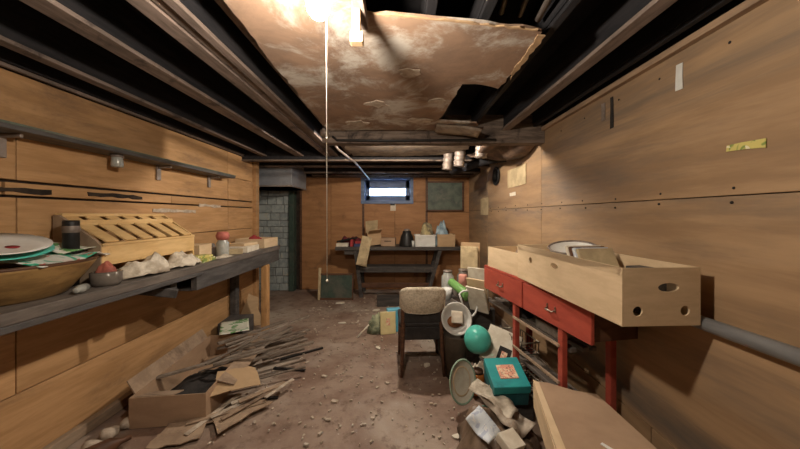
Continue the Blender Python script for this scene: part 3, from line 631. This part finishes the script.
# ================================================================== FAR BENCH
t = thing('far_workbench', 'dark wooden workbench with splayed legs against the far wall', 'workbench', (0, 5.12, 0))
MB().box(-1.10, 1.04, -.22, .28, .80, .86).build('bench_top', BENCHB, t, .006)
for x, dx, m_ in ((-.73, .07, BENCHB), (.62, -.16, BENCHB)):
    for y in (-.16, .2): MB().bar((x+dx, y, 0), (x-dx*.4, y, .80), .075, .06).build('leg', m_, t, .004)
MB().box(-.95, -.62, -.18, .24, .725, .80).build('bracket', BENCHB, t, .004)
MB().box(-.70, .58, -.12, .20, .47, .50).build('lower_shelf', BENCHB, t, .004)
MB().box(-.70, .58, -.18, -.15, .42, .52).build('shelf_rail', BENCHB, t, .004)
MB().box(-.70, .54, -.17, -.14, .16, .24).build('foot_rail', BROWNW, t, .004)
t = thing('leaning_board', 'dark green framed board leaning below the left end of the far bench', 'panel', (-1.06, 4.78, 0), 0, None, (-.12, 0, 0))
MB().box(-.25, .27, -.008, .008, .03, .41).build('sheet', DARKGREEN, t); MB().box(-.27, .29, -.014, .014, 0, .035).box(-.27, .29, -.014, .014, .40, .43).box(.265, .29, -.014, .014, 0, .43).build('frame', BROWNW, t, .003)
MB().box(-.295, -.255, -.016, .016, 0, .52).build('pale_post', PAPERY, t, .003)
ZB = .86
packet('white_box', 'flat white box at the left end of the far bench', 'box', (-.99, 5.02, ZB), (.20, .14, .055), PAPER)
packet('navy_book', 'dark blue book lying on the far bench', 'book', (-.72, 5.02, ZB), (.13, .16, .05), NAVY)
packet('red_book', 'red covered book standing beside the dark blue book', 'book', (-.83, 5.0, ZB), (.045, .14, .12), REDC, (0, .08, 0))
packet('red_book', 'red book lying on top of the dark blue book', 'book', (-.72, 5.02, ZB+.051), (.12, .15, .04), REDC, (0, 0, .2))
rag('dark_cloth', 'black and red cloth heap behind the books on the far bench', 'cloth', (-.85, 5.2, ZB), .25, .14, .26, mat('black_red_cloth', (.035, .025, .03), (.16, .025, .03), .9, 5), 21)
cb = carton('tilted_carton', 'brown carton tipped on its side at the middle of the far bench', .22, .24, .22, CARD, (-.46, 5.13, ZB+.02), .3, rot=(0, -.1, .3))
MB().box(-.11, .11, -.004, .004, 0, .24, TR(0, .11, .21) @ rotm(.5, 0, 0)).build('flap', PAPERY, cb)
MB().box(-.11, .11, -.004, .004, 0, .18, TR(0, -.11, .21) @ rotm(1.2, 0, 0)).build('flap', CARD, cb)
o = crsheet('paper_sack', .17, .50, PAPERY, 'crumpled tan paper sack hanging over the front of the far bench', 'bag', (-.60, 4.86, .80), .0, .05, 9, 4, .03, (1.25, .18)); 
packet('wooden_box', 'small brown wooden box right of the tipped carton', 'box', (-.20, 5.08, ZB), (.25, .18, .14), CARDB, (0, 0, -.08), .008)
tag(MB().box(-.07, .05, -.003, 0, -.006, .006).build('box_clasp', BLACK, None, 0, (-.20, 4.984, ZB+.09), (0, 0, -.08)), 'dark clasp line on the small wooden box', 'clasp')
t = thing('black_canister', 'dark shouldered canister on the far bench', 'canister', (.12, 5.05, ZB))
MB().lathe([(0, 0), (.135, 0), (.135, .02), (.11, .16), (.075, .23), (.075, .26), (0, .27)], 20).build('body', BLACK, t)
MB().lathe([(0, .26), (.05, .26), (.05, .295), (0, .30)], 16).build('cap', GALV, t)
tub = carton('white_tub', 'white plastic tub heaped with cloth on the far bench', .24, .34, .20, WPLAS, (.43, 5.06, ZB), 0, cat='tub')
MB().box(-.18, .18, -.135, -.12, .18, .20).box(-.18, .18, .12, .135, .18, .20).box(-.185, -.17, -.13, .13, .18, .20).box(.17, .185, -.13, .13, .18, .20).build('rim', WHITE, tub, .003)
rag('yellow_cloth', 'yellow and white cloth heaped over the white tub', 'cloth', (.45, 5.06, ZB+.01), .160, .112, .46, mat('yellow_cloth', (.55, .46, .24), (.16, .14, .10), .9, 10), 31)
carton('brown_carton', 'brown carton at the right end of the far bench', .24, .30, .21, CARD, (.79, 5.06, ZB), 0)
rag('blue_bag', 'pale blue plastic bag bulging out of the brown carton', 'bag', (.74, 5.06, ZB+.01), .14, .112, .50, mat('pale_blue_bag', (.42, .55, .62), (.16, .24, .30), .4, 8), 33)
t = thing('small_can', 'small white can between the canister and the white tub', 'can', (.225, 4.96, ZB))
MB().lathe([(0, 0), (.025, 0), (.025, .10), (0, .10)], 12).build('body', WPLAS, t)

# ================================================================== RED TABLE AT THE RIGHT WALL
t = thing('red_table', 'narrow red painted table with drawers along the right wall', 'table', (0, 0, 0))
A = Vector((.955, 1.45, 0)); B = Vector((.76, 2.62, 0)); d = (B-A).normalized(); nrm = Vector((d.y, -d.x, 0))   # towards the wall
def rt(a, w_, z): p = A+d*a+nrm*w_; return Vector((p.x, p.y, z))
Lr = (B-A).length; MR = Matrix.Translation(A) @ Matrix(((d.x, nrm.x, 0, 0), (d.y, nrm.y, 0, 0), (0, 0, 1, 0), (0, 0, 0, 1)))
# local x = along the front from near to far end, local y = towards the wall
MB().add([(0, 0, .93), (Lr, 0, .93), (Lr, .33, .93), (0, .33, .93), (0, 0, .95), (Lr, 0, .95), (Lr, .33, .95), (0, .33, .95)], [(3, 2, 1, 0), (4, 5, 6, 7), (0, 1, 5, 4), (1, 2, 6, 5), (2, 3, 7, 6), (3, 0, 4, 7)], MR).build('table_top', RED, t, .003)
MB().box(.02, .04, .02, .30, .75, .93, MR).box(Lr-.04, Lr-.02, .02, .30, .75, .93, MR).box(.02, Lr-.02, .28, .30, .75, .93, MR).build('carcass', BROWNW, t, .003)
MB().box(0, .0, 0, 0, 0, 0)
for a0, a1 in ((.0, .585), (.60, Lr)):
    dr = MB().box(a0, a1, .0, .022, .745, .928, MR).build('drawer', RED, t, .004)
    c = (a0+a1)/2+(.0 if a0 == 0 else .0)
    p = [MR @ Vector((c-.035, 0, .84)), MR @ Vector((c-.03, -.02, .83)), MR @ Vector((c+.03, -.02, .83)), MR @ Vector((c+.035, 0, .84))]
    MB().tube(p, .005, 6).box(c-.04, c-.03, -.004, 0, .825, .86, MR).box(c+.03, c+.04, -.004, 0, .825, .86, MR).build('handle', CHROME, dr)
for a in (.235, .72, ):
    MB().box(a-.019, a+.019, .012, .048, 0, .75, MR).build('leg', RED, t, .004)
for a, yy in ((.185, .283), (.95, .27)): MB().box(a-.019, a+.019, yy, yy+.04, 0, .75, MR).build('leg', RED, t, .004)
MB().box(.235, .72, .0, .012, .635, .65, MR).build('stretcher', CARDD, t)
MB().box(.235, .72, .0, .012, .42, .435, MR).build('stretcher', CARDD, t)
MB().box(.22, Lr+.1, .07, .11, .60, .625, MR).box(.22, Lr+.1, .15, .19, .60, .625, MR).box(.22, Lr+.1, .21, .243, .60, .625, MR).build('slatted_shelf', BENCHTOP, t, .003)
MB().box(.26, Lr+.1, .07, .11, .30, .325, MR).box(.26, Lr+.1, .15, .19, .30, .325, MR).build('lower_slats', BENCHTOP, t, .003)
# boxes on the table
mbx = carton('large_carton', 'large open pale cardboard box overhanging the near end of the red table', .93, .33, .235, CARDL, (1.035, 1.635, .952), .045,
       holesL=[oval(-.02+.03, .16, .036, .016), oval(.28, .15, .02, .02), oval(-.27-.99, .12, .001, .001)][:2], holesE=[oval(.03, .155, .045, .018), oval(-.10, .06, .02, .02), oval(.10, .06, .02, .02)])
MB().box(-.165, -.159, -.46, .46, .2, .236).build('rim_fold', CARDL, mbx)
t2 = thing('enamel_bowl', 'white enamel bowl with a dark rim inside the large carton', 'bowl', (1.05, 1.76, 1.085), 0, None, (.16, -.15, 0))
MB().lathe([(0, 0), (.05, 0), (.10, .06), (.125, .12), (.130, .125), (.118, .12), (.09, .06), (.045, .01), (0, .01)], 28).build('bowl_body', WHITE, t2)
MB().lathe([(.125, .118), (.133, .125), (.127, .131), (.119, .125), (.125, .118)], 28).build('rim', GALV, t2)
for i, (dx, an, m_, lb) in enumerate(((0, .5, PAPER, 'pale magazine leaning in the large carton nearest the white bowl'), (.03, .55, BROWNW, 'dark brown book leaning among the papers in the large carton'), (.06, .6, BLUEW, 'bluish magazine leaning in the large carton'), (.09, .62, PAPERY, 'yellowed booklet leaning at the near end of the large carton'))):
    packet('leaning_book', lb, 'book', (1.02+dx*.3, 1.50-dx*.9, .965), (.20, .018, .285), m_, (-an*.75, 0, .10), .002)
packet('tool_block', 'dark block lying at the near end inside the large carton', 'tool', (1.10, 1.30, .965), (.08, .12, .20), BENCH, (0, 0, .2))
carton('half_carton', 'smaller open cardboard box at the far end of the red table', .46, .28, .17, CARDL, (.955, 2.36, .952), .17)
rag('packing_paper', 'crumpled packing paper inside the smaller carton', 'paper', (.955, 2.36, .962), .10, .18, .15, CARDD, 41)

# ================================================================== RIGHT HAND PILE
t = thing('flattened_carton', 'broad flat brown carton lying in the right foreground', 'cardboard', (.85, 1.1, .40), 0, None, (0, 0, 0))
MB().plate([(-.075, .59), (.0, .575), (.11, .50), (.214, .465), (.215, 0), (.20, -.6), (-.36, -.6), (-.21, .08)], [], .035).build('body', CARDB, t, .005)
MB().plate([(-.075, .59), (-.055, .56), (-.178, .06), (-.32, -.6), (-.36, -.6), (-.21, .08)], [], .006, TR(0, 0, .036)).build('edge_fold', CARDL, t)
MB().add([(-.078, .585, .03), (-.213, .08, .03), (-.36, -.58, .03), (-.085, .56, -.10), (-.205, .06, -.15), (-.34, -.58, -.13), (-.072, .583, .03), (-.207, .078, .03), (-.354, -.58, .03), (-.079, .558, -.10), (-.199, .058, -.15), (-.334, -.58, -.13)],
   [(0, 1, 4, 3), (1, 2, 5, 4), (6, 9, 10, 7), (7, 10, 11, 8), (0, 3, 9, 6), (2, 8, 11, 5), (0, 6, 7, 1), (1, 7, 8, 2), (3, 4, 10, 9), (4, 5, 11, 10)]).build('side_flap', CARDL, t)
MB().box(-.006, .01, -.08, .12, .0352, .038, TR(.06, .02, 0) @ rotm(0, 0, .55)).build('tape_strip', WPLAS, t)
packet('support_box', 'brown box supporting the broad flat carton', 'box', (.88, 1.12, 0), (.26, .62, .399), CARDD, (0, 0, -.05))
t = thing('teal_box', 'teal game box with a salmon picture on its lid in the right pile', 'box', (.735, 2.03, .19), 0, None, (.30, -.05, -.02))
MB().box(-.115, .115, -.12, .12, -.02, .13).build('base', TEALD, t, .005)
MB().box(-.12, .12, -.125, .125, .085, .145).build('lid', TEALBOX, t, .005)
MB().box(-.055, .065, -.06, .055, .1455, .148).build('lid_picture', PICT, t)
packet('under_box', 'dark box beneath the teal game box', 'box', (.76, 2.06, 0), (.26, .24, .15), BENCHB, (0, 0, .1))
t = thing('serving_tray', 'oval cream lid with a green rim standing on edge in the right pile', 'lid', (.452, 2.12, .185), 0, None, (PI/2-.18, 0, .55))
MB().lathe([(0, 0), (.105, 0), (.115, .012), (.12, .012), (.118, .004), (.105, -.008), (0, -.008)], 32, None, 1, 1.22).build('disc', PAPER, t)
MB().lathe([(.117, .004), (.128, .010), (.124, .018), (.115, .014), (.117, .004)], 32, None, 1, 1.22).build('green_rim', mat('grey_green_rim', (.36, .50, .38), (.28, .4, .3), .4, 6), t)
MB().lathe([(.075, .001), (.08, .004), (.085, .001)], 32, None, 1, 1.22).build('groove', CARDL, t)
t = thing('amber_jar', 'amber orange jar between the cream lid and the teal box', 'jar', (.60, 2.24, .03))
MB().lathe([(0, 0), (.048, 0), (.05, .01), (.05, .14), (.04, .155), (0, .155)], 20).build('body', ORANGE, t); MB().lathe([(0, .155), (.042, .155), (.042, .175), (0, .178)], 20).build('lid', BROWNW, t)
t = thing('teal_cup', 'small teal cup lying below the teal game box', 'cup', (.585, 1.97, .07), 0, None, (1.2, 0, -.4))
MB().lathe([(0, 0), (.03, 0), (.045, .08), (.042, .08), (.028, .006), (0, .006)], 20).build('body', TEAL, t)
t = thing('waste_bin', 'dark olive bin under the tilted white basin', 'bin', (.485, 2.52, 0))
MB().lathe([(0, 0), (.085, 0), (.105, .36), (.108, .37), (.10, .36), (.08, .01), (0, .01)], 24).build('body', BIN, t)
MB().box(-.03, .0, -.103, -.096, .06, .14).build('label_patch', PAPERY, t)
t = thing('white_basin', 'white round basin tilted towards the viewer with brown dregs', 'basin', (.483, 2.54, .49), 0, None, (1.15, 0, .15))
MB().lathe([(0, -.06), (.075, -.06), (.115, .02), (.135, .04), (.138, .046), (.128, .046), (.108, .024), (.07, -.05), (0, -.05)], 30).build('body', WPLAS, t)
MB().lathe([(0, -.048), (.062, -.047), (.085, -.02), (.0, -.03)], 18, TR(.0, -.02, 0), .8, .6).build('dregs', mat('dregs', (.33, .13, .05), (.2, .08, .03), .5, 12), t)
crsheet('white_napkin', .10, .10, PAPER, 'white napkin lying inside the tilted basin', 'paper', (.495, 2.505, .52), .2, .015, 10, 6, .004, (1.0, .2))
t = thing('teal_bowl', 'bright teal bowl turned on its side in the right pile', 'bowl', (.625, 2.33, .40), 0, None, (1.25, .25, .1))
MB().lathe([(.105, -.02), (.11, -.015), (.105, 0), (.10, .03), (.075, .08), (.035, .10), (0, .102), ], 28).lathe([(.105, -.02), (.098, .0), (.07, .07), (0, .095)], 28).build('body', TEAL, t)
t = thing('picture_box', 'cream box with a small dark picture leaning behind the teal box', 'box', (.815, 2.34, .33), 0, None, (.85, .25, -.50))
MB().box(-.13, .13, -.14, .14, -.02, .03).build('body', PAPER, t, .004); pc = MB().box(-.01, .085, -.115, .005, .0302, .032).build('picture', BLKPL, t); MB().box(.015, .06, -.09, -.03, .0322, .034).build('picture_figure', PICT, pc)
packet('grey_crate', 'low dark crate carrying the cream picture box', 'crate', (.79, 2.46, 0), (.26, .26, .21), BENCHB, (0, 0, .1))
t = thing('green_vase', 'green plastic tube vase lying with its dark mouth to the viewer', 'vase', (.60, 2.82, .665), 0, None, (1.95, 0, .62))
MB().lathe([(.02, .1), (.055, .095), (.056, .085), (.045, 0), (.04, -.16), (0, -.165)], 22).build('body', GREENP, t); MB().lathe([(0, .06), (.042, .06), (.042, .075), (0, .077)], 16).build('mouth', mat('deep_green', (.04, .11, .03), (.03, .08, .02), .6), t)
tag(MB().tube([(.62+.10*math.cos(a), 2.70+.02*math.sin(a), .57+.12*math.sin(a)) for a in [R(-80+i*14) for i in range(16)]]+[(.60, 2.66, .50)], .009, 8).build('white_hoop', WPLAS), 'white plastic hoop around the green vase', 'hoop')
t = thing('pink_tube', 'pink upright plastic tube near the tall tan cardboard', 'container', (.655, 3.02, .62))
MB().lathe([(0, 0), (.045, 0), (.045, .15), (.04, .16), (0, .16)], 20).build('body', PINK, t)
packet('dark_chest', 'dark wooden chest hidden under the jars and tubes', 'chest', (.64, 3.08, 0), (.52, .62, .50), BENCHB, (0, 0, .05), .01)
packet('blue_grey_book', 'worn grey book under the green vase', 'book', (.66, 2.90, .502), (.24, .20, .05), BENCHTOP, (0, 0, .3))
packet('tin_box', 'dull tin box supporting the pink tube', 'box', (.66, 3.08, .552), (.17, .14, .067), GALV, (0, 0, .1))
t = thing('small_pail', 'small pale grey pail left of the pink tube', 'pail', (.50, 3.12, .502))
MB().lathe([(0, 0), (.05, 0), (.06, .11), (.056, .11), (.046, .01), (0, .01)], 20).build('body', WPLAS, t)
for i, (x, y, h, lb) in enumerate(((.55, 3.34, .24, 'clear glass jar at the left of the pair behind the pail'), (.72, 3.31, .26, 'clear glass jar at the right of the pair behind the pail'))):
    t = thing('storage_jar', lb, 'jar', (x, y, .502)); MB().lathe([(0, 0), (.07, 0), (.075, .02), (.072, h*.8), (.05, h*.92), (.05, h), (0, h)], 20).build('glass', GLASSD if i else GLASSG, t); MB().lathe([(0, h), (.052, h), (.052, h+.02), (0, h+.022)], 18).build('lid', GALV, t)
o = MB().box(-.11, .11, -.02, .02, 0, 1.07).build('tall_cardboard', CARD, None, .004, (.84, 3.46, .0), (-.02, 0, -.3)) ; tag(o, 'tall folded tan cardboard standing between the red table and the far bench', 'cardboard')
crsheet('spotted_paper', .20, .30, PAPERY, 'spotted paper stuck on the front of the tall tan cardboard', 'paper', (.815, 3.415, .88), -.3, .012, 9, 8, .003, (PI/2-.05, 0))
for i, (x, y, rz, ry_, z1, m_, lb) in enumerate(((.80, 2.90, .9, -.18, .38, PAPER, 'white paper sheaf leaning against the far end of the red table'), (.765, 2.78, .8, -.25, .30, CARDL, 'tan paper sheaf leaning beside the white sheaf'), (.74, 2.70, .7, -.32, .24, PAPER, 'shortest pale paper sheaf leaning at the end of the red table'))):
    o = MB().box(-.008, .008, -.10, .10, 0, z1).build('paper_sheaf', m_, None, .002, (x, y, .505), (0, ry_, rz)); tag(o, lb, 'paper')
# dark racks and odds under the table
for i, (a, z) in enumerate(((.52, .02), (.52, .17), (.88, .02), (.88, .17), (.88, .34))):
    lbs = ['near lower', 'near upper', 'far lowest', 'far middle', 'far top']
    t = thing('wire_rack', 'dark wire rack under the red table, '+lbs[i]+' one of the stacks', 'rack', rt(a, .16, z), math.atan2(d.y, d.x))
    b = MB(); 
    for k in range(9): b.tube([(-.14+k*.035, -.07, .09), (-.14+k*.035, -.07, 0), (-.14+k*.035, .07, 0), (-.14+k*.035, .07, .09)], .0035, 5)
    b.build('wires', BLACK, t); MB().tube([(-.15, -.07, .09), (.15, -.07, .09), (.15, .07, .09), (-.15, .07, .09), (-.15, -.07, .09)], .006, 6).tube([(-.15, -.07, 0), (.15, -.07, 0), (.15, .07, 0), (-.15, .07, 0), (-.15, -.07, 0)], .005, 6).build('rim_wire', CHROME, t)
packet('grey_tin', 'dull grey flat tin on the slatted shelf of the red table', 'tin', rt(.45, .15, .626), (.14, .22, .06), GALV, (0, 0, .17))
rag('dark_bundle', 'dark bundle of cloth on the slatted shelf of the red table', 'cloth', rt(.85, .15, .626), .07, .16, .09, BLKPL, 51)
struct(MB().box(XR-.02, XR, .2, YB-.05, 0, .09).build('baseboard_right', mat('dusty_board_r', (.30, .23, .17), (.2, .15, .11), .8, 8), None, .003), 'dusty baseboard along the right wall')
# plastic bag with rubbish in the foreground
bgo = rag('rubbish_bag', 'crumpled brown plastic rubbish bag in the right foreground', 'bag', (.56, 1.74, 0), .23, .24, .22, BAG, 61); crumple(bgo, .035, 11, 3)
crsheet('plastic_wrapper', .12, .16, BLUEW, 'blue and white plastic wrapper on the near side of the rubbish bag', 'wrapper', (.475, 1.66, .20), .6, .04, 11, 9, .004, (.5, -.3))
packet('white_carton', 'small white box sticking out of the rubbish bag', 'box', (.60, 1.60, .13), (.12, .10, .05), PAPER, (.35, .1, .5))
rag('brown_cloth', 'brown cloth spilling right of the rubbish bag', 'cloth', (.74, 1.82, .0), .12, .16, .16, BCLOTH, 63)
rag('pale_crumpled_sheet', 'pale crumpled sheet above the rubbish bag below the teal cup', 'sheet', (.60, 1.98, .0), .10, .10, .05, BAG, 65)
rag('cream_cloth', 'cream crumpled cloth between the bin and the cream box', 'cloth', (.62, 2.32, .0), .11, .08, .30, CLOTH, 66)

crsheet('clear_plastic_sheet', .16, .34, mat('cloudy_plastic', (.50, .43, .35), (.26, .20, .15), .3, 12, bmp=.4), 'cloudy crumpled plastic sheet between the rubbish bag and the teal box', 'sheet', (.655, 1.83, .18), .5, .07, 10, 12, .004, (.25, -.2))
crsheet('clear_plastic_sheet', .10, .30, CLOTH, 'long pale crumpled strip right of the rubbish bag', 'sheet', (.60, 1.88, .22), .7, .05, 12, 17, .004, (.2, -.3))
tag(MB().bar((-1.10, 5.06, .935), (-.74, 4.99, 1.01), .035, .03).build('black_tool', BLACK, None, .004), 'long black tool lying across the white box and books on the far bench', 'tool')
packet('paper_bundle', 'small bundle of yellowed papers between the tall jar and the white papers', 'paper', (-1.69, 2.99, BZt), (.12, .10, .05), PAPERY, (0, 0, .4))
packet('flat_tin', 'small flat dull tin beside the beige carton on the left bench', 'tin', (-1.88, 2.84, BZt), (.12, .10, .08), GALV, (0, 0, .2))
# ---- repeats share a group
seen = {}
for o in C.objects:
    if o.parent is None and o.get('category'): seen.setdefault(o.name.split('.')[0], []).append(o)
for k, L in seen.items():
    if len(L) > 1:
        for o in L:
            if not o.get('group'): o['group'] = 'the '+k.replace('_', ' ')+' pieces in the basement'
